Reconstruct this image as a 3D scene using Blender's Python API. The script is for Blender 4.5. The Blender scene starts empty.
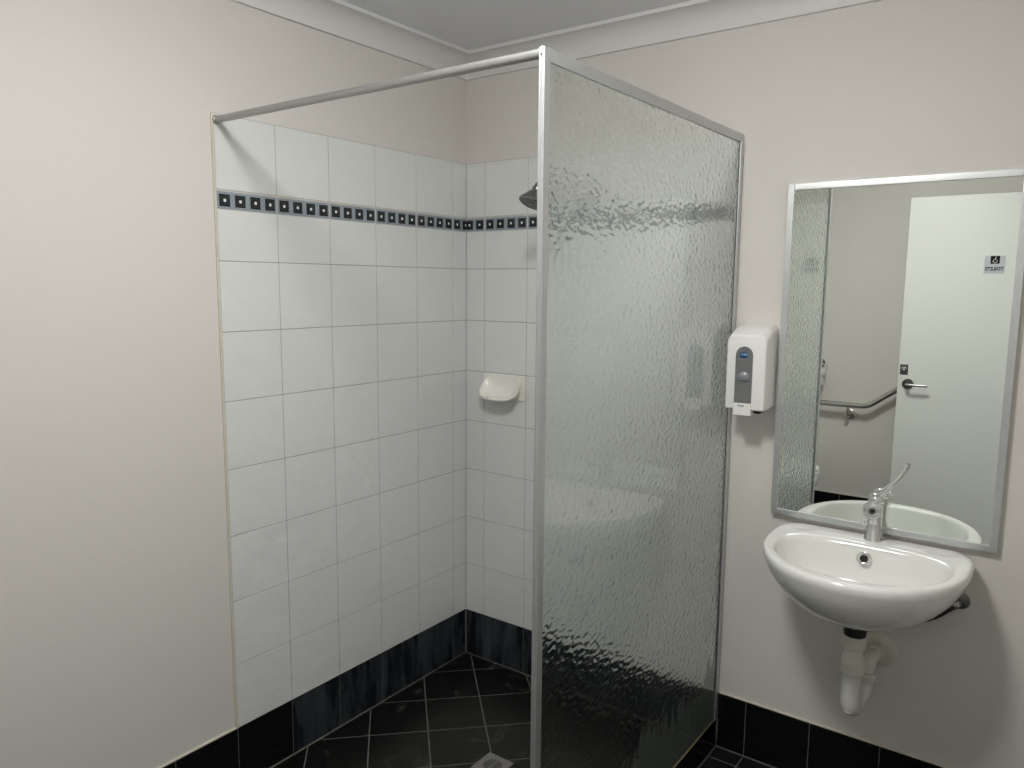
import bpy, bmesh, math, random
from mathutils import Vector, Matrix, Quaternion
random.seed(7)
C = bpy.context.scene.collection
PI = math.pi

# ------------------------------------------------------------------ materials
def new_mat(name):
    m = bpy.data.materials.new(name); m.use_nodes = True
    nt = m.node_tree
    return m, nt, nt.nodes, nt.links, nt.nodes['Principled BSDF']

def setp(b, **k):
    names = {'col': 'Base Color', 'rough': 'Roughness', 'metal': 'Metallic', 'ior': 'IOR',
             'trans': 'Transmission Weight', 'spec': 'Specular IOR Level', 'coat': 'Coat Weight',
             'crough': 'Coat Roughness'}
    for a, v in k.items():
        i = b.inputs[names[a]]
        i.default_value = (*v, 1) if isinstance(v, tuple) else v

def plain(name, col, rough=.5, metal=0., var=.0, vscale=6., bump=0., bscale=60., bdist=.001, **k):
    """Principled with a procedural mottling and an optional fine bump."""
    m, nt, N, L, b = new_mat(name)
    setp(b, col=col, rough=rough, metal=metal, **k)
    tc = N.new('ShaderNodeTexCoord')
    if var:
        n = N.new('ShaderNodeTexNoise'); n.inputs['Scale'].default_value = vscale; n.inputs['Detail'].default_value = 4
        L.new(tc.outputs['Object'], n.inputs['Vector'])
        r = N.new('ShaderNodeMapRange'); r.inputs['To Min'].default_value = 1 - var; r.inputs['To Max'].default_value = 1 + var
        L.new(n.outputs['Fac'], r.inputs['Value'])
        mx = N.new('ShaderNodeMix'); mx.data_type = 'RGBA'; mx.blend_type = 'MULTIPLY'; mx.inputs['Factor'].default_value = 1
        mx.inputs['A'].default_value = (*col, 1)
        L.new(r.outputs['Result'], mx.inputs['B']); L.new(mx.outputs['Result'], b.inputs['Base Color'])
    if bump:
        n = N.new('ShaderNodeTexNoise'); n.inputs['Scale'].default_value = bscale; n.inputs['Detail'].default_value = 3
        L.new(tc.outputs['Object'], n.inputs['Vector'])
        bp = N.new('ShaderNodeBump'); bp.inputs['Strength'].default_value = bump; bp.inputs['Distance'].default_value = bdist
        L.new(n.outputs['Fac'], bp.inputs['Height']); L.new(bp.outputs['Normal'], b.inputs['Normal'])
    return m

PLASTER = (.66, .638, .60)
M = {}
M['plaster'] = plain('painted_plaster', PLASTER, .55, var=.015, vscale=2.5, bump=.35, bscale=140, bdist=.0006)
M['ceiling'] = plain('ceiling_paint', (.76, .77, .79), .5, bump=.2, bscale=120, bdist=.0005)
M['cornice'] = plain('cornice_paint', (.70, .70, .69), .5)
M['sealant'] = plain('cream_sealant', (.62, .58, .49), .5, var=.12, vscale=25)
M['white_tile'] = plain('white_glazed_tile', (.70, .71, .70), .12, var=.012, vscale=5, bump=1., bscale=13, bdist=.0055)
M['grout'] = plain('tile_grout', (.30, .29, .27), .8, var=.1, vscale=20)
M['pale_grout'] = plain('pale_border_grout', (.55, .53, .49), .7, var=.08, vscale=20)
M['dark_grout'] = plain('dark_tile_grout', (.115, .11, .10), .8, var=.2, vscale=14)
M['border_grey'] = plain('border_grey_blue', (.27, .31, .345), .25)
M['border_black'] = plain('border_black', (.012, .013, .016), .2)
M['border_ring'] = plain('border_charcoal', (.045, .047, .05), .2)
M['border_white'] = plain('border_white', (.75, .76, .75), .2)
M['rail_alu'] = plain('weathered_aluminium', (.40, .40, .395), .34, .78, var=.06, vscale=14)
M['alu'] = plain('anodised_aluminium', (.585, .60, .605), .40, .78, var=.03, vscale=12)
M['chrome'] = plain('polished_chrome', (.80, .80, .80), .07, 1.)
M['dull_chrome'] = plain('aged_chrome', (.33, .33, .33), .24, 1.)
M['steel'] = plain('brushed_steel', (.50, .49, .47), .3, 1., var=.05, vscale=30)
M['dark_steel'] = plain('dark_satin_steel', (.15, .15, .15), .38, 1.)
M['china'] = plain('white_china', (.79, .79, .765), .08, coat=.4, crough=.03)
M['white_plastic'] = plain('white_plastic', (.80, .80, .775), .32)
M['pipe_plastic'] = plain('cream_pipe_plastic', (.66, .64, .575), .35, var=.03)
M['black_rubber'] = plain('black_rubber', (.012, .012, .012), .45)
M['dark'] = plain('dark_hollow', (.006, .006, .006), .7)
M['grey_window'] = plain('smoked_window_plastic', (.16, .165, .165), .18)
M['grey_level'] = plain('grey_bottle', (.21, .225, .25), .3)
M['blue'] = plain('blue_label', (.012, .075, .22), .3)
M['pale_blue'] = plain('pale_blue_print', (.30, .45, .65), .4)
M['grey_print'] = plain('grey_print', (.12, .12, .12), .5)
M['black_print'] = plain('black_print', (.006, .006, .006), .75, spec=.15)
M['sign_silver'] = plain('silver_sign_plate', (.50, .53, .56), .4, .2)
M['door_paint'] = plain('door_paint', (.74, .75, .71), .42)
M['paper'] = plain('white_paper', (.80, .79, .76), .9, bump=.3, bscale=90, bdist=.001)
M['gold_sealant'] = plain('yellowed_sealant', (.34, .275, .14), .4)
M['soap_china'] = plain('aged_soap_dish_china', (.84, .82, .765), .25, var=.05, vscale=40)
M['drain'] = plain('drain_metal', (.21, .205, .19), .5, .3, var=.12, vscale=40)

def black_tile(name, base, rough, scum=None, spec=.28):
    """glossy black tile; scum = soap film streaks standing on the tile (tall noise), own outlines"""
    m, nt, N, L, b = new_mat(name)
    tc = N.new('ShaderNodeTexCoord')
    setp(b, col=base, rough=rough, spec=spec)
    bn = N.new('ShaderNodeTexNoise'); bn.inputs['Scale'].default_value = 9
    L.new(tc.outputs['Object'], bn.inputs['Vector'])
    bp = N.new('ShaderNodeBump'); bp.inputs['Strength'].default_value = .2; bp.inputs['Distance'].default_value = .003
    L.new(bn.outputs['Fac'], bp.inputs['Height']); L.new(bp.outputs['Normal'], b.inputs['Normal'])
    if scum:
        mp = N.new('ShaderNodeMapping'); mp.inputs['Scale'].default_value = scum['scale']
        L.new(tc.outputs['Object'], mp.inputs['Vector'])
        n = N.new('ShaderNodeTexNoise'); n.inputs['Scale'].default_value = 1; n.inputs['Detail'].default_value = 5
        n.inputs['Roughness'].default_value = .55; n.inputs['Distortion'].default_value = scum.get('dist', .3)
        L.new(mp.outputs['Vector'], n.inputs['Vector'])
        r = N.new('ShaderNodeMapRange'); r.interpolation_type = 'SMOOTHSTEP'
        r.inputs['From Min'].default_value = scum['lo']; r.inputs['From Max'].default_value = scum['hi']
        L.new(n.outputs['Fac'], r.inputs['Value'])
        mx = N.new('ShaderNodeMix'); mx.data_type = 'RGBA'
        mx.inputs['A'].default_value = (*base, 1); mx.inputs['B'].default_value = (*scum['col'], 1)
        L.new(r.outputs['Result'], mx.inputs['Factor']); L.new(mx.outputs['Result'], b.inputs['Base Color'])
        rr = N.new('ShaderNodeMapRange'); rr.inputs['To Min'].default_value = rough; rr.inputs['To Max'].default_value = .6
        L.new(r.outputs['Result'], rr.inputs['Value']); L.new(rr.outputs['Result'], b.inputs['Roughness'])
    return m
M['black_tile'] = black_tile('glossy_black_tile', (.006, .006, .0075), .12)
M['scum_tile'] = black_tile('black_tile_with_soap_film', (.008, .010, .013), .16,
                            dict(scale=(14, 14, 3.0), lo=.34, hi=.74, col=(.050, .058, .066)))
M['floor_tile'] = black_tile('charcoal_floor_tile', (.011, .011, .0115), .3)
M['wet_floor_tile'] = black_tile('charcoal_shower_tile_with_lime_film', (.0065, .0068, .0064), .30,
                                 dict(scale=(9, 9, 9), lo=.58, hi=.76, col=(.045, .045, .041), dist=1.2))

def glass_mat(pattern):
    m, nt, N, L, b = new_mat('patterned_obscure_glass' if pattern else 'smooth_glass_face')
    setp(b, col=(.885, .93, .90), rough=.12, trans=1., ior=1.5)
    tc = N.new('ShaderNodeTexCoord')
    mp = N.new('ShaderNodeMapping'); mp.inputs['Scale'].default_value = (56, 56, 84)
    mp.inputs['Rotation'].default_value = (math.radians(14), 0, 0)
    L.new(tc.outputs['Object'], mp.inputs['Vector'])
    n = N.new('ShaderNodeTexNoise'); n.inputs['Scale'].default_value = 1; n.inputs['Detail'].default_value = .0
    n.inputs['Distortion'].default_value = .25
    L.new(mp.outputs['Vector'], n.inputs['Vector'])
    bp = N.new('ShaderNodeBump'); bp.inputs['Strength'].default_value = 1; bp.inputs['Distance'].default_value = .0013
    L.new(n.outputs['Fac'], bp.inputs['Height'])
    if pattern: L.new(bp.outputs['Normal'], b.inputs['Normal'])
    else:
        setp(b, rough=.03); return m
    # lime / soap film with dry runs on the lowest part of the pane, on the wall side
    film = N.new('ShaderNodeBsdfPrincipled')
    film.inputs['Base Color'].default_value = (.27, .30, .285, 1); film.inputs['Roughness'].default_value = .6
    sx = N.new('ShaderNodeSeparateXYZ'); L.new(tc.outputs['Object'], sx.inputs['Vector'])
    mp2 = N.new('ShaderNodeMapping'); mp2.inputs['Scale'].default_value = (1, 38, 2.2)
    L.new(tc.outputs['Object'], mp2.inputs['Vector'])
    n2 = N.new('ShaderNodeTexNoise'); n2.inputs['Scale'].default_value = 1; n2.inputs['Detail'].default_value = 4
    L.new(mp2.outputs['Vector'], n2.inputs['Vector'])
    def math_n(op, a, bb, clamp=False):
        q = N.new('ShaderNodeMath'); q.operation = op; q.use_clamp = clamp
        for i, v in enumerate((a, bb)):
            if isinstance(v, (int, float)): q.inputs[i].default_value = v
            else: L.new(v, q.inputs[i])
        return q.outputs[0]
    # outline of the film: z < edge(y), edge falls away from the wall; ragged by the tall noise
    edge = math_n('MINIMUM', math_n('ADD', math_n('MULTIPLY', sx.outputs['Y'], .7), .64), .205)
    over = math_n('SUBTRACT', edge, sx.outputs['Z'])
    over = math_n('ADD', over, math_n('MULTIPLY', math_n('SUBTRACT', n2.outputs['Fac'], .5), .36))
    mask = math_n('MULTIPLY', over, 16, True)
    # (Object space starts at the screen's foot, on the wall)
    mask = math_n('MULTIPLY', mask, .72)
    mix = N.new('ShaderNodeMixShader')
    L.new(mask, mix.inputs['Fac']); L.new(b.outputs['BSDF'], mix.inputs[1]); L.new(film.outputs['BSDF'], mix.inputs[2])
    L.new(mix.outputs['Shader'], N['Material Output'].inputs['Surface'])
    return m
M['glass'] = glass_mat(True); M['glass_face'] = glass_mat(False)

def mirror_mat():
    m, nt, N, L, b = new_mat('silvered_mirror')
    setp(b, col=(.89, .925, .89), rough=.0, metal=1.)
    return m
M['mirror'] = mirror_mat()

def clear_plastic():
    m, nt, N, L, b = new_mat('clear_trap_plastic')
    setp(b, col=(.93, .93, .90), rough=.12, trans=.55, ior=1.3)
    return m
M['clear_plastic'] = clear_plastic()

def lamp_mat():
    m, nt, N, L, b = new_mat('lit_opal_diffuser')
    setp(b, col=(.9, .9, .9), rough=.4)
    b.inputs['Emission Color'].default_value = (1, .985, .96, 1)
    b.inputs['Emission Strength'].default_value = LAMP
    return m
LAMP = 92.
M['lamp'] = lamp_mat()

# ------------------------------------------------------------------ mesh helpers
def box(bm, x0, x1, y0, y1, z0, z1, bev=0., seg=2, mi=0):
    vs = [bm.verts.new((x, y, z)) for z in (z0, z1) for y in (y0, y1) for x in (x0, x1)]
    fs = [bm.faces.new([vs[i] for i in q]) for q in
          ((0, 2, 3, 1), (4, 5, 7, 6), (0, 1, 5, 4), (2, 6, 7, 3), (0, 4, 6, 2), (1, 3, 7, 5))]
    for f in fs: f.material_index = mi
    if bev:
        es = list({e for f in fs for e in f.edges})
        r = bmesh.ops.bevel(bm, geom=es, offset=bev, segments=seg, profile=.5, affect='EDGES')
        for f in r['faces']: f.material_index = mi
    return fs

def frame_of(axis):
    a = Vector(axis).normalized()
    t = Vector((0, 0, 1)) if abs(a.z) < .9 else Vector((1, 0, 0))
    u = a.cross(t).normalized(); v = a.cross(u)
    return a, u, v

def bridge(bm, r0, r1, mi=0):
    n = len(r0)
    for i in range(n):
        f = bm.faces.new((r0[i], r0[(i + 1) % n], r1[(i + 1) % n], r1[i])); f.material_index = mi; f.smooth = True

def lathe(bm, prof, org=(0, 0, 0), axis=(0, 0, 1), n=32, mi=0, cap=(True, True), sq=None):
    """prof: [(radius, height)] along axis"""
    a, u, v = frame_of(axis); o = Vector(org); rings = []
    for r, h in prof:
        rings.append([bm.verts.new(o + a * h + (u * math.cos(2 * PI * i / n) + v * math.sin(2 * PI * i / n)) * max(r, 1e-5)) for i in range(n)])
    for r0, r1 in zip(rings, rings[1:]): bridge(bm, r0, r1, mi)
    if cap[0]: f = bm.faces.new(rings[0][::-1]); f.material_index = mi
    if cap[1]: f = bm.faces.new(rings[-1]); f.material_index = mi
    return rings

def tube(bm, pts, r, n=16, mi=0, cap=True):
    pts = [Vector(p) for p in pts]; rs = r if isinstance(r, (list, tuple)) else [r] * len(pts)
    rings = []; u = None
    for i, p in enumerate(pts):
        d = (pts[min(i + 1, len(pts) - 1)] - pts[max(i - 1, 0)]).normalized()
        if u is None: _, u, _ = frame_of(d)
        u = (u - d * u.dot(d)).normalized(); v = d.cross(u)
        rings.append([bm.verts.new(p + (u * math.cos(2 * PI * k / n) + v * math.sin(2 * PI * k / n)) * rs[i]) for k in range(n)])
    for a, b in zip(rings, rings[1:]): bridge(bm, a, b, mi)
    if cap:
        bm.faces.new(rings[0][::-1]).material_index = mi; bm.faces.new(rings[-1]).material_index = mi

def arc_pts(p0, p1, p2, n=8):
    """quadratic curve through the corner p1"""
    p0, p1, p2 = map(Vector, (p0, p1, p2))
    return [(p0 * (1 - t) ** 2 + p1 * 2 * t * (1 - t) + p2 * t * t) for t in [i / n for i in range(n + 1)]]

def loft(bm, rings, mi=0, cap0=False, cap1=False):
    vr = [[bm.verts.new(p) for p in r] for r in rings]
    for a, b in zip(vr, vr[1:]): bridge(bm, a, b, mi)
    if cap0: f = bm.faces.new(vr[0][::-1]); f.smooth = True; f.material_index = mi
    if cap1: f = bm.faces.new(vr[-1]); f.smooth = True; f.material_index = mi
    return vr

def obj(name, bm, mats, parent=None, smooth=None, mods=()):
    bmesh.ops.recalc_face_normals(bm, faces=bm.faces[:])
    if parent:
        off = Vector((0, 0, 0)); p = parent
        while p: off += p.location; p = p.parent
        bmesh.ops.translate(bm, vec=-off, verts=bm.verts[:])
    me = bpy.data.meshes.new(name); bm.to_mesh(me); bm.free()
    for m in (mats if isinstance(mats, (list, tuple)) else [mats]): me.materials.append(m)
    o = bpy.data.objects.new(name, me); C.objects.link(o)
    if parent: o.parent = parent
    if smooth is not None:
        for f in me.polygons: f.use_smooth = True
        me.set_sharp_from_angle(angle=math.radians(smooth))
        if smooth == 35:
            wn = o.modifiers.new('face_weighted_normals', 'WEIGHTED_NORMAL'); wn.keep_sharp = True; wn.weight = 100
    return o

def thing(name, label, cat, loc, group=None):
    o = bpy.data.objects.new(name, None); C.objects.link(o); o.location = loc
    o.empty_display_size = .05
    o['label'] = label; o['category'] = cat
    if group: o['group'] = group
    return o

def struct(name, bm, mats, label=None, **k):
    o = obj(name, bm, mats, **k); o['kind'] = 'structure'
    if label: o['label'] = label
    return o

def text_mesh(bm, s, size, org, right, up, depth=.0006, mi=0, align='CENTER', shear=0., sx=1., bold=.012):
    """lettering laid out in the plane (right, up) about org"""
    cu = bpy.data.curves.new('lettering', 'FONT'); cu.body = s; cu.size = size; cu.align_x = align; cu.align_y = 'CENTER'
    cu.extrude = depth; cu.shear = shear; cu.offset = size * bold
    t = bpy.data.objects.new('lettering', cu); C.objects.link(t)
    dg = bpy.context.evaluated_depsgraph_get(); me = bpy.data.meshes.new_from_object(t.evaluated_get(dg))
    r = Vector(right).normalized(); u = Vector(up).normalized(); w = r.cross(u)
    base = len(bm.verts); vs = []
    for v in me.vertices: vs.append(bm.verts.new(Vector(org) + r * v.co.x * sx + u * v.co.y + w * v.co.z))
    for p in me.polygons:
        try: bm.faces.new([vs[i] for i in p.vertices]).material_index = mi
        except ValueError: pass
    bpy.data.objects.remove(t); bpy.data.curves.remove(cu); bpy.data.meshes.remove(me)

NB = bmesh.new

# ------------------------------------------------------------------ dimensions (metres)
CEIL = 2.38; XR = 2.02; YF = -2.88          # right wall, front wall (behind the camera)
SK = .19                                    # black tile skirting height
T = .2; GAP = .0018
YEDGE = -1.0792                             # free edge of the shower tiles on the left wall
XS = 1.08                                   # plane of the shower screen
TOPT = 1.99

# ------------------------------------------------------------------ room shell
bm = NB(); box(bm, -.14, 2.2, -3.0, .14, -.12, -.0007); floor = struct('floor', bm, M['dark_grout'])

def clip_poly(poly, a, b, c):
    """keep the side a*x+b*y<=c"""
    out = []
    for i in range(len(poly)):
        p, q = poly[i], poly[(i + 1) % len(poly)]
        dp = a * p[0] + b * p[1] - c; dq = a * q[0] + b * q[1] - c
        if dp <= 0: out.append(p)
        if (dp < 0 < dq) or (dq < 0 < dp):
            t = dp / (dp - dq); out.append((p[0] + t * (q[0] - p[0]), p[1] + t * (q[1] - p[1])))
    return out

def slab(bm, poly, z0, z1):
    if len(poly) < 3: return
    ar = sum(poly[i][0] * poly[(i + 1) % len(poly)][1] - poly[(i + 1) % len(poly)][0] * poly[i][1] for i in range(len(poly)))
    if abs(ar) < 2e-4: return
    lo = [bm.verts.new((x, y, z0)) for x, y in poly]; hi = [bm.verts.new((x, y, z1)) for x, y in poly]
    bm.faces.new(hi)
    n = len(poly)
    for i in range(n): bm.faces.new((lo[i], lo[(i + 1) % n], hi[(i + 1) % n], hi[i]))

# shower floor: 200 mm tiles laid on the diagonal
bm = NB(); g = .0022
DR = (.505, .602, -.582, -.484)             # drain plate
YS = -1.09
k0, m0, st = .026, .2105, .2828
for i in range(-9, 4):
    for j in range(-6, 10):
        s0 = k0 + i * st; s1 = s0 + st; d0 = m0 + j * st; d1 = d0 + st    # s = x + y, d = x - y
        a, b = s0 + g * 1.41, s1 - g * 1.41; c, d = d0 + g * 1.41, d1 - g * 1.41
        poly = [((s + q) / 2, (s - q) / 2) for s, q in ((a, c), (b, c), (b, d), (a, d))]
        poly = clip_poly(poly, -1, 0, -.004); poly = clip_poly(poly, 0, 1, -.004)
        poly = clip_poly(poly, 1, 0, 1.026) if poly else poly
        poly = clip_poly(poly, 0, -1, -YS - .002) if poly else poly
        if len(poly) < 3: continue
        # notch around the drain
        xs = [p[0] for p in poly]; ys = [p[1] for p in poly]
        if max(xs) > DR[0] and min(xs) < DR[1] and max(ys) > DR[2] and min(ys) < DR[3]:
            l = clip_poly(poly, 1, 0, DR[0] - g); r = clip_poly(poly, -1, 0, -DR[1] - g)
            mid = clip_poly(clip_poly(poly, -1, 0, -DR[0] + g), 1, 0, DR[1] + g)
            for q in (l, r, clip_poly(mid, 0, 1, DR[2] - g), clip_poly(mid, 0, -1, -DR[3] - g)): slab(bm, q, -.006, 0)
        else: slab(bm, poly, -.006, 0)
obj('shower_tiles', bm, M['wet_floor_tile'], floor)
# rest of the floor: 100 mm tiles
bm = NB()
for i in range(-13, 10):
    for j in range(-30, 2):
        x0 = 1.183 + .1 * i; y0 = -.067 + .1 * j
        poly = [(x0 + g, y0 + g), (x0 + .1 - g, y0 + g), (x0 + .1 - g, y0 + .1 - g), (x0 + g, y0 + .1 - g)]
        poly = clip_poly(clip_poly(poly, 0, 1, -.003), 0, -1, -YF - .003)
        poly = clip_poly(clip_poly(poly, -1, 0, -.003), 1, 0, XR + .1) if poly else poly
        if not poly: continue
        slab(bm, clip_poly(poly, -1, 0, -1.0905), -.006, 0)                      # right of the kerb
        rest = clip_poly(poly, 1, 0, 1.0905)
        slab(bm, clip_poly(rest, 0, 1, YS - .002) if rest else [], -.006, 0)
obj('floor_tiles', bm, M['floor_tile'], floor)

bm = NB(); box(bm, -.14, 2.2, -3.0, .14, CEIL, CEIL + .1); struct('ceiling', bm, M['ceiling'])
bm = NB(); box(bm, -.14, -.006, -3.0, .14, -.003, CEIL); wall_left = struct('wall_left', bm, M['plaster'])
bm = NB(); box(bm, -.006, 2.2, .006, .14, -.003, CEIL); wall_back = struct('wall_back', bm, M['plaster'])
bm = NB(); box(bm, -.006, 2.2, -3.0, YF - .006, -.003, CEIL); wall_front = struct('wall_front', bm, M['plaster'])
DY0, DY1, DH = -2.64, -1.745, 2.055         # doorway in the right wall
bm = NB()
box(bm, XR + .006, 2.14, YF - .006, DY0, -.003, CEIL); box(bm, XR + .006, 2.14, DY1, .006, -.003, CEIL)
box(bm, XR + .006, 2.14, DY0, DY1, DH, CEIL); wall_right = struct('wall_right', bm, M['plaster'])
bm = NB()                                    # door frame lining
box(bm, XR - .008, 2.15, DY0, DY0 + .03, 0, DH - .001, .002); box(bm, XR - .008, 2.15, DY1 - .03, DY1, 0, DH - .001, .002)
box(bm, XR - .008, 2.15, DY0 + .03, DY1 - .03, DH - .031, DH - .001, .002); obj('door_jamb', bm, M['door_paint'], wall_right)

# cove cornice
prof = [(0, 2.300), (.011, 2.300), (.011, 2.309)]
for i in range(13):
    a = i / 12 * PI / 2
    prof.append((.0715 - .0605 * math.cos(a), 2.309 + .0590 * math.sin(a)))
prof += [(.0775, 2.3680), (.0775, CEIL)]
def cornice(name, p0, p1, nrm, m0, m1):
    """swept along the wall from p0 to p1; m0/m1 = mitre"""
    bm = NB(); d = (Vector(p1) - Vector(p0)).normalized(); n = Vector(nrm)
    rows = []
    for p, mt in ((p0, m0), (p1, m1)):
        rows.append([bm.verts.new(Vector((p[0], p[1], 0)) + n * q + d * q * mt + Vector((0, 0, z))) for q, z in prof])
    for i in range(len(prof) - 1):
        f = bm.faces.new((rows[0][i], rows[0][i + 1], rows[1][i + 1], rows[1][i])); f.smooth = 3 <= i + 1 <= 14
    struct(name, bm, M['cornice'], smooth=40)
cornice('trim_1', (-.006, YF - .006, 0), (-.006, .006, 0), (1, 0, 0), 1, -1)
cornice('trim_2', (-.006, .006, 0), (XR + .006, .006, 0), (0, -1, 0), 1, -1)
cornice('trim_3', (XR + .006, .006, 0), (XR + .006, YF - .006, 0), (-1, 0, 0), 1, -1)
cornice('trim_4', (XR + .006, YF - .006, 0), (-.006, YF - .006, 0), (0, 1, 0), 1, -1)

# ------------------------------------------------------------------ wall tiles of the shower
rows = [(SK + T * k, SK + T * (k + 1)) for k in range(7)] + [(1.59, 1.7325), (1.7865, TOPT)]
STRIP = (1.7330, 1.7825)
cols_l = [(YEDGE + T * k, YEDGE + T * (k + 1)) for k in range(5)] + [(-.0792, 0)]
XT = 1.068
cols_b = [(0, .0923)] + [(.0923 + T * k, min(.0923 + T * (k + 1), XT)) for k in range(5)]
h = GAP / 2
def tiles(to, cols, rows, last=None):
    bm = NB()
    for a, b in cols:
        for z0, z1 in rows:
            x0, x1, y0, y1, zz0, zz1 = to(a + h, b - h, z0 + h, z1 - h)
            box(bm, x0, x1, y0, y1, zz0, zz1, .0014, 2)
    return bm
toL = lambda a, b, z0, z1: (-.0055, 0, a, b, z0, z1)
toB = lambda a, b, z0, z1: (a, b, 0, .0055, z0, z1)
obj('wall_tiles', tiles(toL, cols_l, rows), M['white_tile'], wall_left, smooth=35)
obj('wall_tiles', tiles(toB, cols_b, rows), M['white_tile'], wall_back, smooth=35)
bm = NB(); box(bm, -.006, -.0016, YEDGE, 0, SK, TOPT); obj('grout', bm, M['grout'], wall_left)
bm = NB(); box(bm, -.0016, XT, .0016, .006, SK, TOPT); obj('grout', bm, M['grout'], wall_back)
bm = NB(); box(bm, -.006, -.0004, YEDGE - .0058, YEDGE, SK + .004, TOPT, .001); obj('edge_sealant', bm, M['sealant'], wall_left)
def border(to, cols, sq):
    bm = NB()
    for a, b in cols:
        x0, x1, y0, y1, z0, z1 = to(a + .0022, b - .0022, STRIP[0] + h, STRIP[1] - h, 0)
        box(bm, x0, x1, y0, y1, z0, z1, .0008, 1, 0)
    box(bm, *to(cols[0][0], cols[-1][1], STRIP[0] - .002, STRIP[1] + .0045, -.0012), mi=4)
    zc = (STRIP[0] + STRIP[1]) / 2
    lo, hi = cols[0][0], cols[-1][1]
    for c in sq:
        for s, t, mi in ((.0168, .0004, 1), (.0115, .0007, 2), (.0098, .0010, 1), (.0040, .0013, 3)):
            a, b = max(c - s, lo + .0012), min(c + s, hi - .0012)
            if b - a > .002: box(bm, *to(a, b, zc - s, zc + s, t), mi=mi)
    return bm
mats_b = [M['border_grey'], M['border_black'], M['border_ring'], M['border_white'], M['pale_grout']]
sqL = [YEDGE + .025 + .05 * k for k in range(22)]
sqB = [.0923 - .075 + .05 * k for k in range(21)]
bl = lambda a, b, z0, z1, t: (-.0055, 0 + t, a, b, z0, z1)
bb = lambda a, b, z0, z1, t: (a, b, 0 - t, .0055, z0, z1)
obj('border_strip', border(bl, cols_l, sqL), mats_b, wall_left)
obj('border_strip', border(bb, cols_b, [c for c in sqB if c < XT - .02]), mats_b, wall_back)

# ------------------------------------------------------------------ black tile skirting
def skirt(name, to, cols, mat, grout_span):
    bm = NB()
    for a, b in cols:
        box(bm, *to(a + .0013, b - .0013, .004, SK - .0015, -.0), .0012, 2)
    o = struct(name, bm, mat, smooth=35)
    bm = NB(); box(bm, *to(grout_span[0], grout_span[1], -.003, SK - .002, .0014)); obj('grout', bm, M['dark_grout'], o)
    return o
skL = lambda a, b, z0, z1, t: (-.006, 0 - t, a, b, z0, z1)
skB = lambda a, b, z0, z1, t: (a, b, 0 + t, .006, z0, z1)
skF = lambda a, b, z0, z1, t: (a, b, YF - .006, YF - t, z0, z1)
skR = lambda a, b, z0, z1, t: (XR + t, XR + .006, a, b, z0, z1)
dry = [(max(YEDGE - T * (k + 1), YF), YEDGE - T * k) for k in range(10) if YEDGE - T * k > YF + .01]
bl_ = skirt('baseboard_left', skL, dry + cols_l[:1], M['black_tile'], (YF, 0))
bm = NB()
for a, b in cols_l[1:]: box(bm, *skL(a + .0013, b - .0013, .004, SK - .0015, 0), .0012, 2)
obj('soap_stained_tiles', bm, M['scum_tile'], bl_, smooth=35)
bm = NB(); box(bm, -.006, -.0003, YF, YEDGE, SK - .001, SK + .0045, .0012); obj('sealant_bead', bm, M['sealant'], bl_)
bbk = skirt('baseboard_back', skB, [(1.0890, 1.183)] + [(1.183 + T * k, min(1.183 + T * (k + 1), XR)) for k in range(5)], M['black_tile'], (0, XR))
bm = NB()
for a, b in [(0, .0923)] + [(.0923 + T * k, min(.0923 + T * (k + 1), 1.028)) for k in range(5)]:
    box(bm, *skB(a + .0013, b - .0013, .004, SK - .0015, 0), .0012, 2)
obj('soap_stained_tiles', bm, M['scum_tile'], bbk, smooth=35)
bm = NB(); box(bm, 1.094, XR, .0003, .006, SK - .001, SK + .0045, .0012); obj('sealant_bead', bm, M['sealant'], bbk)
fr = skirt('baseboard_front', skF, [(T * k, min(T * (k + 1), XR)) for k in range(11) if T * k < XR - .01], M['black_tile'], (0, XR))
bm = NB(); box(bm, 0, XR, YF - .006, YF - .0003, SK - .001, SK + .0045, .0012); obj('sealant_bead', bm, M['sealant'], fr)
skirt('baseboard_right', skR, [(DY1 + T * k, min(DY1 + T * (k + 1), 0)) for k in range(9) if DY1 + T * k < -.01], M['black_tile'], (DY1, 0))
bm = NB(); tube(bm, [(-.0005, -1.6, .001), (-.0005, 0, .001)], .003, 8); tube(bm, [(0, -.0005, .001), (1.03, -.0005, .001)], .003, 8)
tube(bm, [(1.09, -.001, .001), (XR, -.001, .001)], .003, 8); tube(bm, [(1.0895, -.001, .001), (1.0895, YS, .001)], .0028, 8)
tube(bm, [(1.0905, -.0005, .002), (1.0905, -.0005, .10)], .0022, 8)
obj('floor_edge_grout', bm, M['dark_grout'], floor)

# tiled kerb under the screen
bm = NB(); HOB = .102
for k in range(6):
    a = -.09 - T * k; y1 = 0 if k == 0 else a + T; y0 = max(a, YS)
    if y1 - y0 < .01: continue
    box(bm, 1.030, 1.0885, y0 + .0012, y1 - .0012, .0, HOB, .002, 2)
kerb = struct('trim_5', bm, M['black_tile'], smooth=35)
bm = NB(); box(bm, 1.033, 1.0865, YS + .002, -.001, 0, HOB - .003); obj('grout', bm, M['dark_grout'], kerb)

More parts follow.
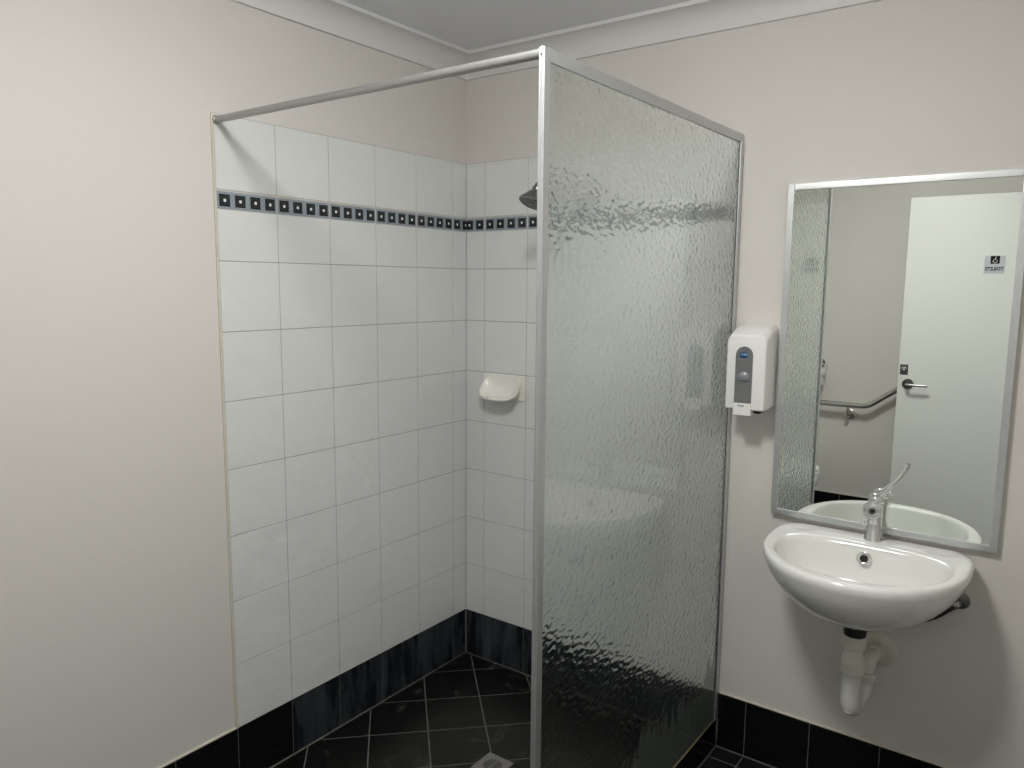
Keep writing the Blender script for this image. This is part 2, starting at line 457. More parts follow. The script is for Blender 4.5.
# ------------------------------------------------------------------ shower screen
sc = thing('shower_screen', 'tall patterned obscure-glass shower screen in an aluminium frame, standing on the black kerb', 'shower screen', (XS, 0, HOB))
bm = NB()                                                        # front post: channel section
ZP = 1.9800
box(bm, 1.0792, 1.0895, -1.082, -1.064, HOB, ZP, .0010, 2)
box(bm, 1.0815, 1.0875, -1.0840, -1.0815, HOB, ZP, .0010, 2)
box(bm, 1.0780, 1.0798, -1.0835, -1.060, HOB, ZP - .001, .0007, 2)
box(bm, 1.0888, 1.0910, -1.0830, -1.0615, HOB, ZP - .001, .0009, 2)
post = obj('post', bm, M['alu'], sc, smooth=35)
bm = NB(); box(bm, 1.0828, 1.0852, -1.0848, -1.083, ZP - .018, ZP - .013); obj('slot', bm, M['dark'], post)
bm = NB()
box(bm, 1.0790, 1.0893, -1.0620, -.0005, 1.9545, 1.9795, .0012, 2)
for v in bm.verts: v.co.z += .0075 * (1 + v.co.y / 1.062)        # the rail climbs a little towards the wall
obj('top_rail', bm, M['alu'], sc, smooth=35)
bm = NB()
box(bm, 1.0775, 1.0805, -.024, -.0003, HOB, 1.962, .001, 2); box(bm, 1.0872, 1.0908, -.024, -.0003, HOB, 1.962, .001, 2)
box(bm, 1.0805, 1.0872, -.010, -.0003, HOB, 1.962); obj('wall_channel', bm, M['alu'], sc, smooth=35)
bm = NB(); box(bm, 1.0812, 1.0865, -1.0635, -.0105, HOB + .002, 1.9585)
for f in bm.faces: f.material_index = 0 if abs(f.calc_center_median().x - 1.0812) < 1e-4 else 1
obj('glass_pane', bm, [M['glass'], M['glass_face']], sc)
bm = NB(); tube(bm, [(1.0870, -1.062, HOB + .0015), (1.0870, -.001, HOB + .0015)], .0024, 8)
obj('sealant_bead', bm, M['gold_sealant'], sc)

# rail from the post to the left wall
rl = thing('shower_rail', 'slim round aluminium rail across the shower opening, from left wall to screen post', 'rail', (.0, -1.0706, 1.972))
bm = NB(); tube(bm, [(.004, -1.0706, 1.972), (1.0775, -1.0706, 1.9700)], .0096, 24); obj('tube', bm, M['rail_alu'], rl, smooth=50)
bm = NB(); lathe(bm, [(.0125, 0), (.0125, .004), (.0112, .006)], (-.0, -1.0706, 1.972), (1, 0, 0), 24); obj('wall_flange', bm, M['steel'], rl, smooth=40)

# ------------------------------------------------------------------ shower head
sh = thing('overhead_shower', 'dull chrome bell-shaped shower head on an arm from the back wall', 'shower head', (.54, 0, 1.90))
bm = NB()
lathe(bm, [(.030, 0), (.030, .004), (.022, .010), (.014, .014)], (.54, .0, 1.838), (0, -1, 0), 32); obj('wall_flange', bm, M['dull_chrome'], sh, smooth=40)
bm = NB(); ax = Vector((-.16, -.43, -.89)).normalized(); tip = Vector((.537, -.283, 1.848))
pts = [(.54, -.010, 1.838), (.54, -.05, 1.841)] + arc_pts((.54, -.10, 1.850), (.5385, -.272, 1.892), tip, 12) + [tip + ax * .006]
tube(bm, pts, .0095, 20); obj('arm', bm, M['dull_chrome'], sh, smooth=50)
bm = NB()
lathe(bm, [(.010, 0), (.0125, .001), (.0135, .004), (.0135, .009), (.0115, .011), (.0150, .013), (.0170, .017), (.0170, .024), (.0150, .0265), (.0185, .029), (.0270, .041), (.0350, .054), (.0400, .061), (.0422, .066), (.0422, .069), (.0405, .071)], tip, ax, 40, cap=(True, False))
hd = obj('head', bm, M['dull_chrome'], sh, smooth=40)
bm = NB(); lathe(bm, [(.0405, .071), (.0375, .0685), (.0345, .0705), (.0315, .0705), (.0290, .0680), (.0250, .0710), (.0200, .0700), (.0170, .0685), (.0130, .0715), (.0005, .0720)], tip, ax, 40)
a_, u_, v_ = frame_of(ax)
for k in range(14):
    c = tip + ax * .070 + (u_ * math.cos(k * 2 * PI / 14) + v_ * math.sin(k * 2 * PI / 14)) * .0335
    lathe(bm, [(.0016, 0), (.0012, .003)], c, ax, 8)
obj('nozzle_plate', bm, M['dark_steel'], hd, smooth=40)

# ------------------------------------------------------------------ soap dish
sd = thing('soap_dish', 'off-white ceramic soap dish scooped like a shell, set in the back wall tiles', 'soap dish', (.192, 0, 1.09))
bm = NB(); box(bm, .0937, .2909, -.0055, -.0002, 1.0912, 1.1888, .0022, 3); obj('back_plate', bm, M['soap_china'], sd, smooth=35)
def spow(v, e): return math.copysign(abs(v) ** e, v)
bm = NB(); n = 64; xc = .1985
def dish_ring(a, ztop, zbot, ytop, ybot, e=3.0, sag=0.):
    """closed oval leaning out of the wall: top edge at (ytop, ztop), bottom edge at (ybot, zbot)"""
    out = []
    for i in range(n):
        th = 2 * PI * i / n; c, q = spow(math.cos(th), 2 / e), spow(math.sin(th), 2 / e); t = (1 - q) / 2
        out.append(Vector((xc + a * c, ytop + (ybot - ytop) * t, ztop + (zbot - ztop) * t - sag * math.sin(PI * t))))
    return out
rings = [dish_ring(.070, 1.180, 1.096, -.004, -.004), dish_ring(.078, 1.183, 1.0920, -.004, -.026), dish_ring(.0850, 1.186, 1.0915, -.005, -.056), dish_ring(.0880, 1.1880, 1.0935, -.006, -.072),
         dish_ring(.0880, 1.1882, 1.0965, -.0072, -.0755), dish_ring(.0862, 1.1870, 1.0990, -.0080, -.0755), dish_ring(.0835, 1.1840, 1.1015, -.0085, -.0725),
         dish_ring(.0800, 1.180, 1.103, -.0080, -.066), dish_ring(.070, 1.170, 1.104, -.0072, -.052), dish_ring(.052, 1.157, 1.108, -.0068, -.036), dish_ring(.028, 1.143, 1.116, -.0072, -.022), dish_ring(.004, 1.130, 1.126, -.009, -.014)]
loft(bm, rings, cap1=True)
obj('tray', bm, M['soap_china'], sd, smooth=60)
bm = NB(); lathe(bm, [(.0022, 0), (.0022, .0012)], (.1640, -.0735, 1.1040), (-.2, -.6, 1), 10); obj('chip', bm, M['dark'], sd)

# ------------------------------------------------------------------ floor drain
fd = thing('floor_drain', 'small square floor drain with a round slotted grate in the shower floor', 'drain', ((DR[0] + DR[1]) / 2, (DR[2] + DR[3]) / 2, 0))
cx, cy = fd.location.x, fd.location.y
bm = NB(); n = 48; R = .036                         # square plate with a round opening
o_ = []; i_ = []
for k in range(n):
    a = 2 * PI * k / n; c, s = math.cos(a), math.sin(a); q = .0475 / max(abs(c), abs(s))
    o_.append((cx + q * c, cy + q * s)); i_.append((cx + R * c, cy + R * s))
loft(bm, [[Vector((x, y, z)) for x, y in r] for r, z in ((o_, -.006), (o_, .0012), (i_, .0018), (i_, -.006))])
for f in bm.faces: f.smooth = False
obj('frame', bm, M['drain'], fd)
bm = NB()
lathe(bm, [(.0355, -.004), (.0355, .0012), (.0310, .0014), (.0310, -.004)], (cx, cy, 0), (0, 0, 1), 48, cap=(False, False))
for k in range(-3, 4):
    yy = k * .0082; hw = math.sqrt(.0315 ** 2 - yy ** 2)
    box(bm, cx - hw, cx + hw, cy + yy - .0016, cy + yy + .0016, .0004, .0012)
box(bm, cx - .002, cx + .002, cy - .031, cy + .031, .0004, .0010)
obj('grate', bm, M['drain'], fd)
bm = NB(); lathe(bm, [(.0354, -.0004), (.0354, .0001)], (cx, cy, 0), (0, 0, 1), 40); obj('sump', bm, M['dark'], fd)

# ------------------------------------------------------------------ soap dispenser
dx0, dx1, df = 1.1085, 1.2265, -.113
ds = thing('soap_dispenser', 'white push soap dispenser with a grey viewing window on the wall beside the mirror', 'soap dispenser', ((dx0 + dx1) / 2, .006, 1.16))
def rrect(cx, cz, w, h_, r, y, n=8):
    out = []
    for (sx, sz), a0 in (((1, 1), 0), ((-1, 1), PI / 2), ((-1, -1), PI), ((1, -1), 1.5 * PI)):
        rr = r if sz > 0 else min(r, .006)
        for k in range(n + 1):
            a = a0 + PI / 2 * k / n
            out.append(Vector((cx + sx * (w / 2 - rr) + rr * math.cos(a), y, cz + sz * (h_ / 2 - rr) + rr * math.sin(a))))
    return out
bm = NB(); xc = (dx0 + dx1) / 2; w = dx1 - dx0
def drr(y, top, bot, ww, r): return rrect(xc, (top + bot) / 2, ww, top - bot, r, y)
loft(bm, [drr(.0058, 1.421, 1.168, w - .008, .022), drr(-.030, 1.417, 1.168, w - .004, .022), drr(-.062, 1.410, 1.168, w - .001, .022)], cap0=True, cap1=True)
obj('back_housing', bm, M['white_plastic'], ds, smooth=40)
bm = NB()
loft(bm, [drr(-.0615, 1.4105, 1.166, w, .022), drr(-.090, 1.4000, 1.166, w, .022), drr(-.1060, 1.3920, 1.166, w, .022), drr(-.1105, 1.3895, 1.1668, w - .0015, .0215), drr(-.1125, 1.3870, 1.1685, w - .005, .020), drr(df - .0003, 1.3845, 1.170, w - .009, .019)], cap0=True, cap1=True)
cover = obj('cover', bm, M['white_plastic'], ds, smooth=50)
wx = 1.1625; ww = .0265
def arch(y, hw, top, bot, n=16):
    out = [Vector((wx - hw, y, bot)), Vector((wx + hw, y, bot))]
    for k in range(n + 1):
        a = PI * k / n; out.append(Vector((wx + hw * math.cos(a), y, top - hw + hw * math.sin(a))))
    return out
bm = NB(); loft(bm, [arch(df + .001, ww, 1.356, 1.178), arch(df - .0012, ww - .0006, 1.3555, 1.178), arch(df - .0022, ww - .002, 1.354, 1.178)], cap1=True)
win = obj('window', bm, M['grey_window'], ds, smooth=30)
bm = NB(); loft(bm, [arch(df - .0016, ww - .0075, 1.282, 1.250), arch(df - .0030, ww - .0080, 1.281, 1.250)], cap0=True, cap1=True)
obj('level_glass', bm, M['grey_level'], win)
bm = NB(); box(bm, wx - ww + .0065, wx + ww - .006, df - .0034, df - .0018, 1.2475, 1.2500); obj('level_line', bm, M['steel'], win)
bm = NB(); loft(bm, [rrect(wx - .001, 1.3300, .0235, .0165, .002, y) for y in (df - .0016, df - .0030)], cap0=True, cap1=True)
lg = obj('logo', bm, M['blue'], ds)
bm = NB(); text_mesh(bm, 'TORK', .0085, (wx - .001, df - .0031, 1.3315), (1, 0, 0), (0, 0, 1), .0003, shear=.15, sx=.95)
lathe(bm, [(.0014, 0), (.0014, .0005)], (wx + .0072, df - .003, 1.3238), (0, -1, 0), 12); obj('lettering', bm, M['pale_blue'], lg)
bm = NB(); box(bm, 1.1375, 1.1905, -.122, -.060, 1.1500, 1.1865, .0025, 3); bt = obj('push_button', bm, M['white_plastic'], ds, smooth=35)
bm = NB(); text_mesh(bm, 'Push', .0105, (1.1615, -.1222, 1.1795), (1, 0, 0), (0, 0, 1), .0003, shear=.1); obj('lettering', bm, M['grey_print'], bt)
bm = NB(); box(bm, 1.192, 1.212, -.100, -.060, 1.156, 1.1695, .003, 2); obj('nozzle', bm, M['black_rubber'], ds, smooth=35)

# ------------------------------------------------------------------ wall mirror
mx0, mx1, mz0, mz1, my = 1.2335, 1.8280, .8385, 1.8285, -.0165
mr = thing('wall_mirror', 'tall rectangular wall mirror in a thin aluminium frame above the wash basin', 'mirror', ((mx0 + mx1) / 2, .006, mz0))
fw = .0185
bm = NB()
def bar(x0, x1, z0, z1):
    box(bm, x0, x1, my, .0058, z0, z1, .0016, 2)
bar(mx0, mx0 + fw, mz0, mz1); bar(mx1 - fw, mx1, mz0, mz1)
bar(mx0 + fw, mx1 - fw, mz0, mz0 + fw); bar(mx0 + fw, mx1 - fw, mz1 - fw, mz1)
obj('frame', bm, M['alu'], mr, smooth=35)
bm = NB(); box(bm, mx0 + fw - .001, mx1 - fw + .001, -.0125, -.004, mz0 + fw - .001, mz1 - fw + .001); obj('mirror_glass', bm, M['mirror'], mr)

# ------------------------------------------------------------------ wash basin
BX = 1.5285
wb = thing('wash_basin', 'white wall-hung oval wash basin under the mirror', 'wash basin', (BX, .006, .60))
n = 128
def outer_o(k):
    a = 2 * PI * k / n; c, s = math.cos(a), math.sin(a)
    if s < 0: e = 2 / 2.12; return (.2565 * spow(c, e), -.135 + .302 * spow(s, e))
    e = 2 / 3.6; return (.2565 * spow(c, e), min(-.135 + .165 * spow(s, e), .0057))
def inner_o(k):
    a = 2 * PI * k / n; c, s = math.cos(a), math.sin(a)
    if s < 0: e = 2 / 2.15; return (.2140 * spow(c, e), -.195 + .195 * spow(s, e))
    e = 2 / 2.9; return (.2140 * spow(c, e), -.195 + .096 * spow(s, e))
def sm(a, b, x):
    t = max(0, min(1, (x - a) / (b - a))); return t * t * (3 - 2 * t)
def rimz(y): return .8205 + .0045 * sm(-.16, -.03, y)
cyb = -.150
def ring(f, z, sx, sf, sb=None, dz=False):
    """scale an outline about (BX, cyb): sx across, sf for the front half, sb for the back half"""
    out = []; sb = sf if sb is None else sb
    for k in range(n):
        x, y = f(k); q = sf if y < cyb else sb
        yy = cyb + (y - cyb) * q
        out.append(Vector((BX + x * sx, min(yy, .0057), (rimz(yy) - .8215 + z) if dz else z)))
    return out
def mixr(t, z):
    out = []
    for k in range(n):
        a, b = outer_o(k), inner_o(k); x = a[0] + (b[0] - a[0]) * t; y = a[1] + (b[1] - a[1]) * t
        zz = rimz(y) - .8215 + z
        d2 = ((BX + x - 1.700) / .040) ** 2 + ((y + .050) / .022) ** 2     # soap recess on the right of the deck
        d3 = ((BX + x - 1.345) / .036) ** 2 + ((y + .055) / .020) ** 2
        zz -= .0035 * (1 - sm(.5, 1.2, min(d2, d3)))
        out.append(Vector((BX + x, y, zz)))
    return out
BB = lambda z: .822 - (.822 - z) * .855
body = [ring(outer_o, BB(.6005), .10, .10, .10), ring(outer_o, BB(.603), .22, .24, .20), ring(outer_o, BB(.614), .36, .40, .32), ring(outer_o, BB(.632), .51, .56, .46),
        ring(outer_o, BB(.657), .655, .70, .60), ring(outer_o, BB(.690), .785, .815, .75), ring(outer_o, BB(.725), .885, .90, .88),
        ring(outer_o, BB(.760), .955, .960, .97), ring(outer_o, BB(.788), .990, .990, 1), ring(outer_o, .803, 1, 1, 1, True),
        ring(outer_o, .812, .999, .999, 1, True)]
rim = [mixr(.05, .8185), mixr(.16, .8215), mixr(.28, .8220), mixr(.42, .8222), mixr(.56, .8220), mixr(.70, .8218), mixr(.84, .8208), mixr(.93, .8190), mixr(1.0, .8155)]
bowl = []
ic = -.205
for z, s, sb in ((.806, .985, .988), (.785, .960, .962), (.760, .915, .935), (.735, .835, .895), (.715, .70, .82), (.702, .50, .66), (.696, .28, .38), (.693, .10, .12)):
    r = []
    for k in range(n):
        x, y = inner_o(k); q = s if y < ic else sb
        r.append(Vector((BX + x * s, ic + (y - ic) * q, z + (.003 if z > .8 else 0) * sm(-.16, -.05, y))))
    bowl.append(r)
bm = NB(); loft(bm, body + rim + bowl, cap0=True, cap1=True)
obj('bowl', bm, M['china'], wb, smooth=60)
on = Vector((0, -.93, .36)); oc = Vector((BX - .004, -.1075, .784))
bm = NB()
lathe(bm, [(.0105, -.002), (.0105, .003), (.0135, .0045), (.0185, .0035), (.0195, .0005), (.0190, -.004)], oc, on, 32, cap=(False, False))
ov = obj('overflow_ring', bm, M['chrome'], wb, smooth=50)
bm = NB(); lathe(bm, [(.0112, .0005), (.0112, .0012)], oc, on, 32); obj('overflow_hole', bm, M['dark'], ov)
bm = NB(); lathe(bm, [(.031, .0), (.031, .003), (.024, .0045), (.018, .001), (.002, .0)], (BX, ic, .6935), (0, 0, 1), 32); obj('waste', bm, M['chrome'], wb, smooth=40)

# ------------------------------------------------------------------ mixer tap
TX, TY, TZ = 1.533, -.046, .8245
tp = thing('mixer_tap', 'chrome lever mixer tap with its lever raised, on the back ledge of the basin', 'tap', (TX, TY, TZ))
bm = NB()
lathe(bm, [(.0250, 0), (.0250, .004), (.0235, .006), (.0235, .026), (.0215, .030), (.0200, .050), (.0195, .085), (.0205, .112)], (TX, TY, TZ), (0, 0, 1), 36)
obj('body', bm, M['chrome'], tp, smooth=45)
bm = NB()                                                        # short fat spout toward the user
s0 = Vector((TX, TY - .008, TZ + .096)); sdir = Vector((.05, -1, .02)).normalized()
tube(bm, [s0, s0 + sdir * .012, s0 + sdir * .024, s0 + sdir * .042, s0 + sdir * .048], [.0190, .0205, .0245, .0255, .0240], 32)
sp = obj('spout', bm, M['chrome'], tp, smooth=45)
bm = NB(); e = s0 + sdir * .0478
lathe(bm, [(.0200, 0), (.0200, .003), (.0165, .004), (.0150, .001), (.0125, .0015), (.0115, .005), (.0090, .005), (.0075, .001), (.0005, .0005)], e, sdir, 32); obj('aerator', bm, M['chrome'], sp, smooth=40)
bm = NB(); lathe(bm, [(.0062, .0008), (.0062, .0042)], e, sdir, 20); obj('outlet', bm, M['dark'], sp)
bm = NB(); lathe(bm, [(.0062, 0), (.0062, .012), (.0045, .014)], (TX - .019, TY - .006, TZ + .046), (-1, -.5, 0), 16); obj('side_screw', bm, M['chrome'], tp, smooth=40)
bm = NB(); lathe(bm, [(.0205, 0), (.0215, .004), (.0205, .014), (.0150, .0195), (.0060, .0215), (.0005, .022)], (TX, TY, TZ + .112), (.25, -.05, 1), 32)
obj('cap', bm, M['chrome'], tp, smooth=45)
bm = NB()
l0 = Vector((TX + .008, TY, TZ + .124)); l1 = Vector((TX + .050, TY + .008, TZ + .180)); l2 = Vector((TX + .064, TY + .013, TZ + .207)); l3 = Vector((TX + .068, TY + .014, TZ + .222))
tube(bm, [l0, l0.lerp(l1, .25), l0.lerp(l1, .6), l1, l2, l3], [.0120, .0085, .0065, .0056, .0066, .0050], 20)
obj('lever', bm, M['chrome'], tp, smooth=50)

# ------------------------------------------------------------------ waste trap
WX, WY = 1.530, -.190
tr = thing('waste_trap', 'white plastic waste trap hanging under the wash basin', 'waste trap', (WX, WY, .345))
bm = NB(); lathe(bm, [(.0365, .6315), (.0365, .626), (.0300, .620), (.0285, .598), (.0265, .590)], (WX, WY, 0), (0, 0, 1), 32); obj('waste_nut', bm, M['black_rubber'], tr, smooth=40)
bm = NB()
lathe(bm, [(.0235, .596), (.0300, .595), (.0300, .562), (.0250, .557), (.0250, .536), (.0265, .534), (.0265, .530)], (WX, WY, 0), (0, 0, 1), 36); obj('upper_coupling', bm, M['pipe_plastic'], tr, smooth=35)
bm = NB()
lathe(bm, [(.0225, .534), (.0280, .531), (.0285, .524), (.0265, .522), (.0300, .519), (.0302, .490), (.0285, .487), (.0240, .486)], (WX, WY, 0), (0, 0, 1), 36); obj('collar', bm, M['pipe_plastic'], tr, smooth=35)
bm = NB(); lathe(bm, [(.0190, .50), (.0190, .385), (.0175, .374), (.010, .369), (.0005, .368)], (WX, WY, 0), (0, 0, 1), 32); obj('dip_tube', bm, M['white_plastic'], tr, smooth=40)
bm = NB(); bx, by = 1.548, -.085                                 # clear U, back leg towards the wall
mid = ((WX + bx) / 2, (WY + by) / 2, .379)
u1 = [(WX, WY, .488), (WX, WY, .42)] + arc_pts((WX, WY, .400), (WX + .002, WY + .006, .368), mid, 8) + arc_pts(mid, (bx - .003, by - .006, .385), (bx, by, .42), 8)[1:] + [(bx, by, .452)]
tube(bm, u1, [.0248] * 10 + [.0235] * (len(u1) - 20) + [.0215] * 10, 28); obj('clear_bend', bm, M['clear_plastic'], tr, smooth=50)
bm = NB()
el = [(bx, by, .435), (bx, by, .450)] + arc_pts((bx, by, .455), (bx + .002, by + .002, .487), (bx + .006, by + .034, .487), 8) + [(1.558, .004, .487)]
tube(bm, el, .0200, 24); lathe(bm, [(.0230, .428), (.0245, .432), (.0245, .446), (.0220, .449)], (bx, by, 0), (0, 0, 1), 28)
lathe(bm, [(.0225, 0), (.0250, .003), (.0250, .022), (.0215, .025)], (1.556, -.040, .487), (.05, 1, 0), 28); obj('outlet_elbow', bm, M['pipe_plastic'], tr, smooth=40)
bm = NB(); lathe(bm, [(.050, 0), (.050, .0025), (.044, .0055), (.022, .007)], (1.558, .006, .485), (0, -1, 0), 40); obj('wall_flange', bm, M['pipe_plastic'], tr, smooth=40)

# water inlet
vl = thing('water_inlet', 'chrome wall flange with a black hose, under the right end of the basin', 'water inlet', (1.752, .006, .684))
bm = NB(); lathe(bm, [(.024, 0), (.024, .003), (.0195, .008), (.012, .010)], (1.752, .006, .684), (0, -1, 0), 32); obj('wall_flange', bm, M['dark_steel'], vl, smooth=40)
bm = NB(); tube(bm, [(1.752, -.003, .684), (1.752, -.030, .684)], .008, 16)
lathe(bm, [(.0125, 0), (.0125, .014), (.010, .016)], (1.752, -.030, .684), (-1, 0, -.2), 8); obj('elbow', bm, M['chrome'], vl, smooth=40)
bm = NB(); tube(bm, [(1.748, -.031, .682), (1.736, -.036, .672), (1.720, -.040, .657), (1.703, -.040, .641), (1.682, -.040, .627), (1.655, -.038, .616), (1.625, -.034, .618), (1.600, -.034, .640), (1.590, -.036, .655)], .0075, 14); obj('hose', bm, M['black_rubber'], vl, smooth=50)

# ------------------------------------------------------------------ open door, seen in the mirror
dy = -2.622; da, db = 1.136, 2.006
bm = NB(); box(bm, da, db, dy - .038, dy, .012, 2.041, .002, 2)
door = struct('door_1', bm, M['door_paint'], smooth=35)
bm = NB(); hx, hz = 1.1905, .9755
lathe(bm, [(.0300, 0), (.0300, .006), (.0275, .009), (.0105, .010), (.0105, .040)], (hx, dy, hz), (0, 1, 0), 36)
lv = obj('door_handle', bm, M['dark_steel'], door, smooth=40)
bm = NB(); tube(bm, [(hx, dy + .040, hz)] + arc_pts((hx, dy + .046, hz), (hx, dy + .056, hz), (hx + .016, dy + .056, hz), 6) + [(hx + .085, dy + .056, hz), (hx + .108, dy + .052, hz)], .0080, 16)
obj('lever', bm, M['steel'], lv, smooth=50)
bm = NB(); box(bm, 1.1445, 1.1865, dy, dy + .003, 1.028, 1.088, .001, 2); ip = obj('lock_plate', bm, M['dark_steel'], door)
bm = NB(); lathe(bm, [(.0055, 0), (.0055, .003)], (1.1655, dy + .003, 1.059), (0, 1, 0), 20)
pts = [(1.1655 + .0145 * math.cos(a), dy + .0033, 1.058 + .0145 * math.sin(a)) for a in [PI * (.12 + .76 * k / 14) for k in range(15)]]
tube(bm, pts, .0022, 8); obj('indicator', bm, M['border_white'], ip)

# sign on the door (public side faces the room)
sx0, sx1, sz0, sz1 = 1.521, 1.617, 1.6130, 1.7080
sg = thing('door_sign', 'silver square toilets sign with wheelchair symbol on the white door, seen in the mirror', 'sign', ((sx0 + sx1) / 2, dy, sz0))
ys = dy + .0022
bm = NB(); box(bm, sx0, sx1, dy, ys, sz0, sz1, .0006, 1); obj('plate', bm, M['sign_silver'], sg)
sxc = (sx0 + sx1) / 2 + .001; ic_z = 1.6865
bm = NB(); box(bm, sxc - .0215, sxc + .0215, ys - .0002, ys + .0008, 1.6650, 1.7070, .0004, 1); sq = obj('symbol_panel', bm, M['black_print'], sg)
bm = NB()                                              # wheelchair pictogram, facing the viewer's right (= -x)
def P(u, v): return (sxc - u * .001, ys + .0010, ic_z + v * .001)
tube(bm, [P(-9.5 + 0, -1)] + [P(-1 + 9.5 * math.cos(a), -6 + 9.5 * math.sin(a)) for a in [math.radians(150 + 195 * k / 16) for k in range(17)]], .0013, 8)
tube(bm, [P(-3, 10), P(-2.2, 0), P(6.5, -1.2), P(10.5, -9.5), P(13.5, -9.0)], .0016, 8)
tube(bm, [P(-2.7, 5), P(5.5, 4.6)], .0013, 8)
lathe(bm, [(.0027, 0), (.0027, .0012)], (sxc + .0032, ys + .0004, ic_z + .0145), (0, 1, 0), 16); obj('wheelchair_symbol', bm, M['border_white'], sq)
bm = NB(); text_mesh(bm, 'TOILETS', .0262, ((sx0 + sx1) / 2, ys + .0002, 1.6370), (-1, 0, 0), (0, 0, 1), .0006, sx=.87, bold=.028); obj('lettering', bm, M['black_print'], sg)

# ------------------------------------------------------------------ grab rail, seen in the mirror
gy = YF + .070
gr = thing('grab_rail', 'bent stainless grab rail beside the toilet, seen in the mirror behind the door', 'grab rail', (.6, YF, .79))
bm = NB(); b0 = Vector((.945, gy, .792)); up = Vector((math.cos(math.radians(37)), 0, math.sin(math.radians(37))))
pts = [(.26, YF - .003, .792)] + arc_pts((.26, gy - .035, .792), (.26, gy, .792), (.295, gy, .792), 6) + [(.55, gy, .792)] + arc_pts(b0 - Vector((.04, 0, 0)), b0, b0 + up * .04, 8) + [b0 + up * .36] + arc_pts(b0 + up * .40, b0 + up * .435, b0 + up * .435 + Vector((0, -.035, 0)), 6) + [b0 + up * .435 + Vector((0, -.073, 0))]
tube(bm, pts, .0160, 20); obj('tube', bm, M['steel'], gr, smooth=50)
for q in ((.83, 0),):
    bm = NB(); tube(bm, [(q[0], gy, .780)] + arc_pts((q[0], gy, .745), (q[0], gy, .722), (q[0], gy - .025, .722), 6) + [(q[0], YF, .722)], .0080, 14)
    br = obj('bracket', bm, M['steel'], gr, smooth=50)
    bm = NB(); lathe(bm, [(.033, 0), (.033, .005), (.027, .009)], (q[0], YF - .006, .722), (0, 1, 0), 28); obj('bracket_rose', bm, M['steel'], br, smooth=40)
for p in ((.26, YF - .006, .792), tuple(b0 + up * .435 + Vector((0, YF - .006 - gy, 0)))):
    bm = NB(); lathe(bm, [(.037, 0), (.037, .006), (.030, .010)], p, (0, 1, 0), 28); obj('end_rose', bm, M['steel'], gr, smooth=40)

# ------------------------------------------------------------------ toilet, its front seen in the mirror
TYc = -2.43
tl = thing('toilet', 'white toilet whose rounded front edge just shows in the mirror past the shower screen', 'toilet', (.35, TYc, 0))
def oval(cx, a, b, z, e=2.3, back=None, n=48):
    out = []
    for k in range(n):
        t = 2 * PI * k / n; c, s = math.cos(t), math.sin(t); x = cx + a * spow(c, 2 / e)
        if back is not None: x = max(x, back)
        out.append(Vector((x, TYc + b * spow(s, 2 / e), z)))
    return out
bm = NB()
loft(bm, [oval(.42, .26, .115, .0), oval(.42, .262, .117, .03), oval(.42, .25, .11, .12), oval(.44, .28, .13, .25), oval(.47, .295, .170, .345), oval(.475, .297, .182, .395), oval(.475, .292, .178, .402),
          oval(.49, .235, .135, .402), oval(.49, .22, .12, .37), oval(.48, .15, .08, .26), oval(.47, .05, .04, .22)], cap0=True, cap1=True)
obj('pan', bm, M['china'], tl, smooth=60)
bm = NB(); loft(bm, [oval(.475, .298, .184, .405, back=.26), oval(.475, .300, .186, .412, back=.26), oval(.475, .296, .183, .424, back=.26), oval(.48, .23, .125, .424, back=.30), oval(.48, .23, .125, .405, back=.30), oval(.475, .298, .184, .405, back=.26)])
obj('seat', bm, M['white_plastic'], tl, smooth=50)
bm = NB(); loft(bm, [oval(.472, .294, .182, .430, back=.24), oval(.472, .297, .184, .438, back=.24), oval(.47, .28, .17, .452, back=.245), oval(.465, .20, .12, .460, back=.26)], cap0=True, cap1=True)
obj('lid', bm, M['white_plastic'], tl, smooth=50)
bm = NB(); box(bm, .002, .20, TYc - .19, TYc + .19, .42, .78, .02, 4); box(bm, .10, .26, TYc - .11, TYc + .11, .30, .43, .02, 3)
ct = obj('cistern', bm, M['china'], tl, smooth=35)
bm = NB(); box(bm, .0, .21, TYc - .198, TYc + .198, .781, .812, .01, 3); obj('cistern_lid', bm, M['china'], tl, smooth=35)

# ------------------------------------------------------------------ toilet roll on its holder, seen in the mirror
rx, rz, ry = .622, .955, YF + .075
rh = thing('toilet_roll_holder', 'chrome toilet roll holder with a hinged arm above the grab rail, seen in the mirror', 'toilet roll holder', (rx, YF, rz + .075))
bm = NB(); lathe(bm, [(.027, 0), (.027, .006), (.018, .016), (.010, .018), (.010, .045)], (rx + .012, YF - .006, rz + .085), (0, 1, 0), 28); obj('wall_rose', bm, M['dark_steel'], rh, smooth=40)
bm = NB(); tube(bm, [(rx + .012, YF + .038, rz + .085), (rx + .055, YF + .050, rz + .082)] + arc_pts((rx + .058, YF + .052, rz + .081), (rx + .066, YF + .056, rz + .078), (rx + .065, YF + .058, rz + .068), 5) + [(rx + .060, ry, rz), (rx + .056, ry, rz), (rx - .05, ry, rz)], .0045, 12)
obj('arm', bm, M['chrome'], rh, smooth=50)
ro = thing('toilet_roll', 'white toilet paper roll on the chrome holder, seen in the mirror beside the screen edge', 'toilet roll', (rx, ry, rz))
bm = NB()
lathe(bm, [(.020, -.05), (.052, -.05), (.052, .05), (.020, .05), (.020, -.05)], (rx, ry, rz), (1, 0, 0), 40, cap=(False, False))
obj('roll', bm, M['paper'], ro, smooth=40)
bm = NB(); box(bm, rx - .049, rx + .049, ry + .0505, ry + .0525, rz - .11, rz + .005, .0005, 1); obj('loose_sheet', bm, M['paper'], ro)

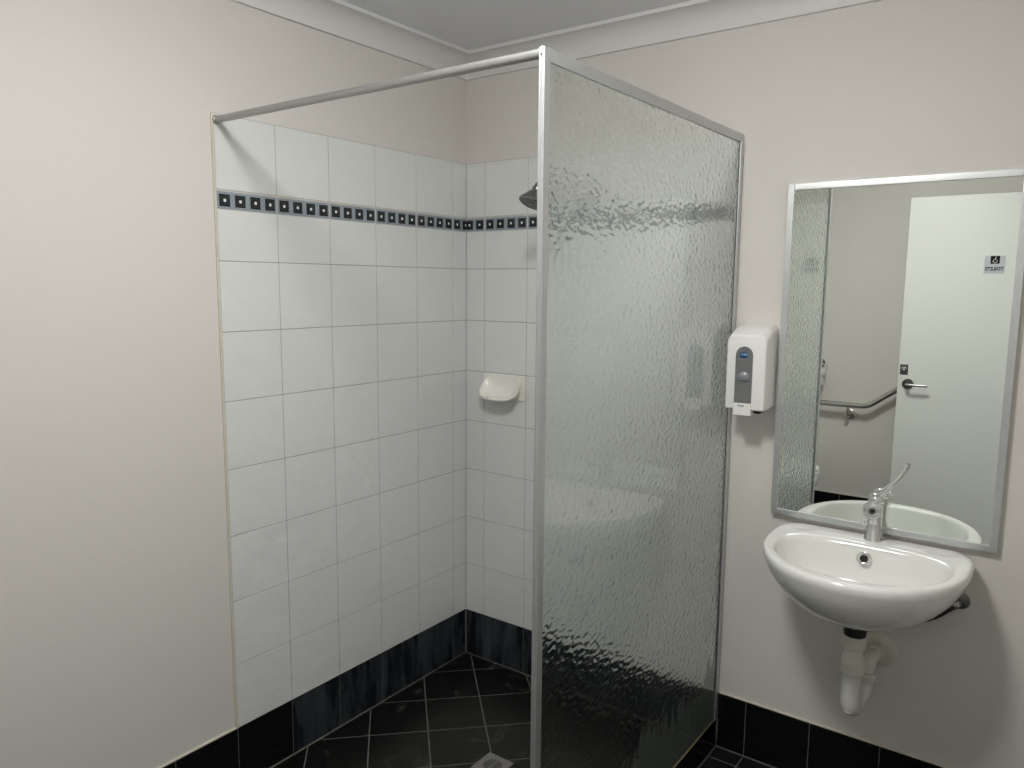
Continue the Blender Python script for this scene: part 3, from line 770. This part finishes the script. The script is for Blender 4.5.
# ------------------------------------------------------------------ ceiling light (lights the room; above the frame)
LX, LY = 1.18, -1.43
cl = thing('ceiling_light', 'round white ceiling light with a lit opal diffuser, above the open floor', 'ceiling light', (LX, LY, CEIL))
bm = NB(); lathe(bm, [(.165, 0), (.165, -.018), (.155, -.022)], (LX, LY, CEIL), (0, 0, 1), 48, cap=(True, True)); obj('base', bm, M['white_plastic'], cl, smooth=40)
bm = NB(); lathe(bm, [(.150, -.0225), (.150, -.040), (.140, -.058), (.110, -.074), (.060, -.083), (.0005, -.086)], (LX, LY, CEIL), (0, 0, 1), 40); obj('diffuser', bm, M['lamp'], cl, smooth=60)

# ------------------------------------------------------------------ world, camera, output
w = bpy.data.worlds.new('corridor_light'); bpy.context.scene.world = w; w.use_nodes = True
bg = w.node_tree.nodes['Background']; bg.inputs['Color'].default_value = (.94, .97, 1.0, 1); bg.inputs['Strength'].default_value = .45

cam = bpy.data.cameras.new('camera'); co = bpy.data.objects.new('camera', cam); C.objects.link(co)
yaw, pitch, roll = -.632, -.1299, .0086
f = Vector((math.sin(yaw) * math.cos(pitch), math.cos(yaw) * math.cos(pitch), math.sin(pitch)))
r = Vector((math.cos(yaw), -math.sin(yaw), 0)); u = r.cross(f)
r2 = r * math.cos(roll) + u * math.sin(roll); u2 = -r * math.sin(roll) + u * math.cos(roll)
mw = Matrix((r2, u2, -f)).transposed().to_4x4(); mw.translation = Vector((1.9374, -2.3347, 1.5319))
co.matrix_world = mw
cam.sensor_fit = 'HORIZONTAL'; cam.sensor_width = 36; cam.lens = 763.02 * 36 / 1024; cam.clip_start = .02
S = bpy.context.scene; S.camera = co
S.view_settings.view_transform = 'Standard'; S.view_settings.look = 'None'
S.view_settings.gamma = 1; S.view_settings.use_curve_mapping = False; S.view_settings.exposure = 0.0
cy_ = S.cycles
cy_.max_bounces = 16; cy_.diffuse_bounces = 8; cy_.glossy_bounces = 8; cy_.transmission_bounces = 12; cy_.transparent_max_bounces = 12
cy_.sample_clamp_indirect = 8; cy_.blur_glossy = .3; cy_.use_denoising = True
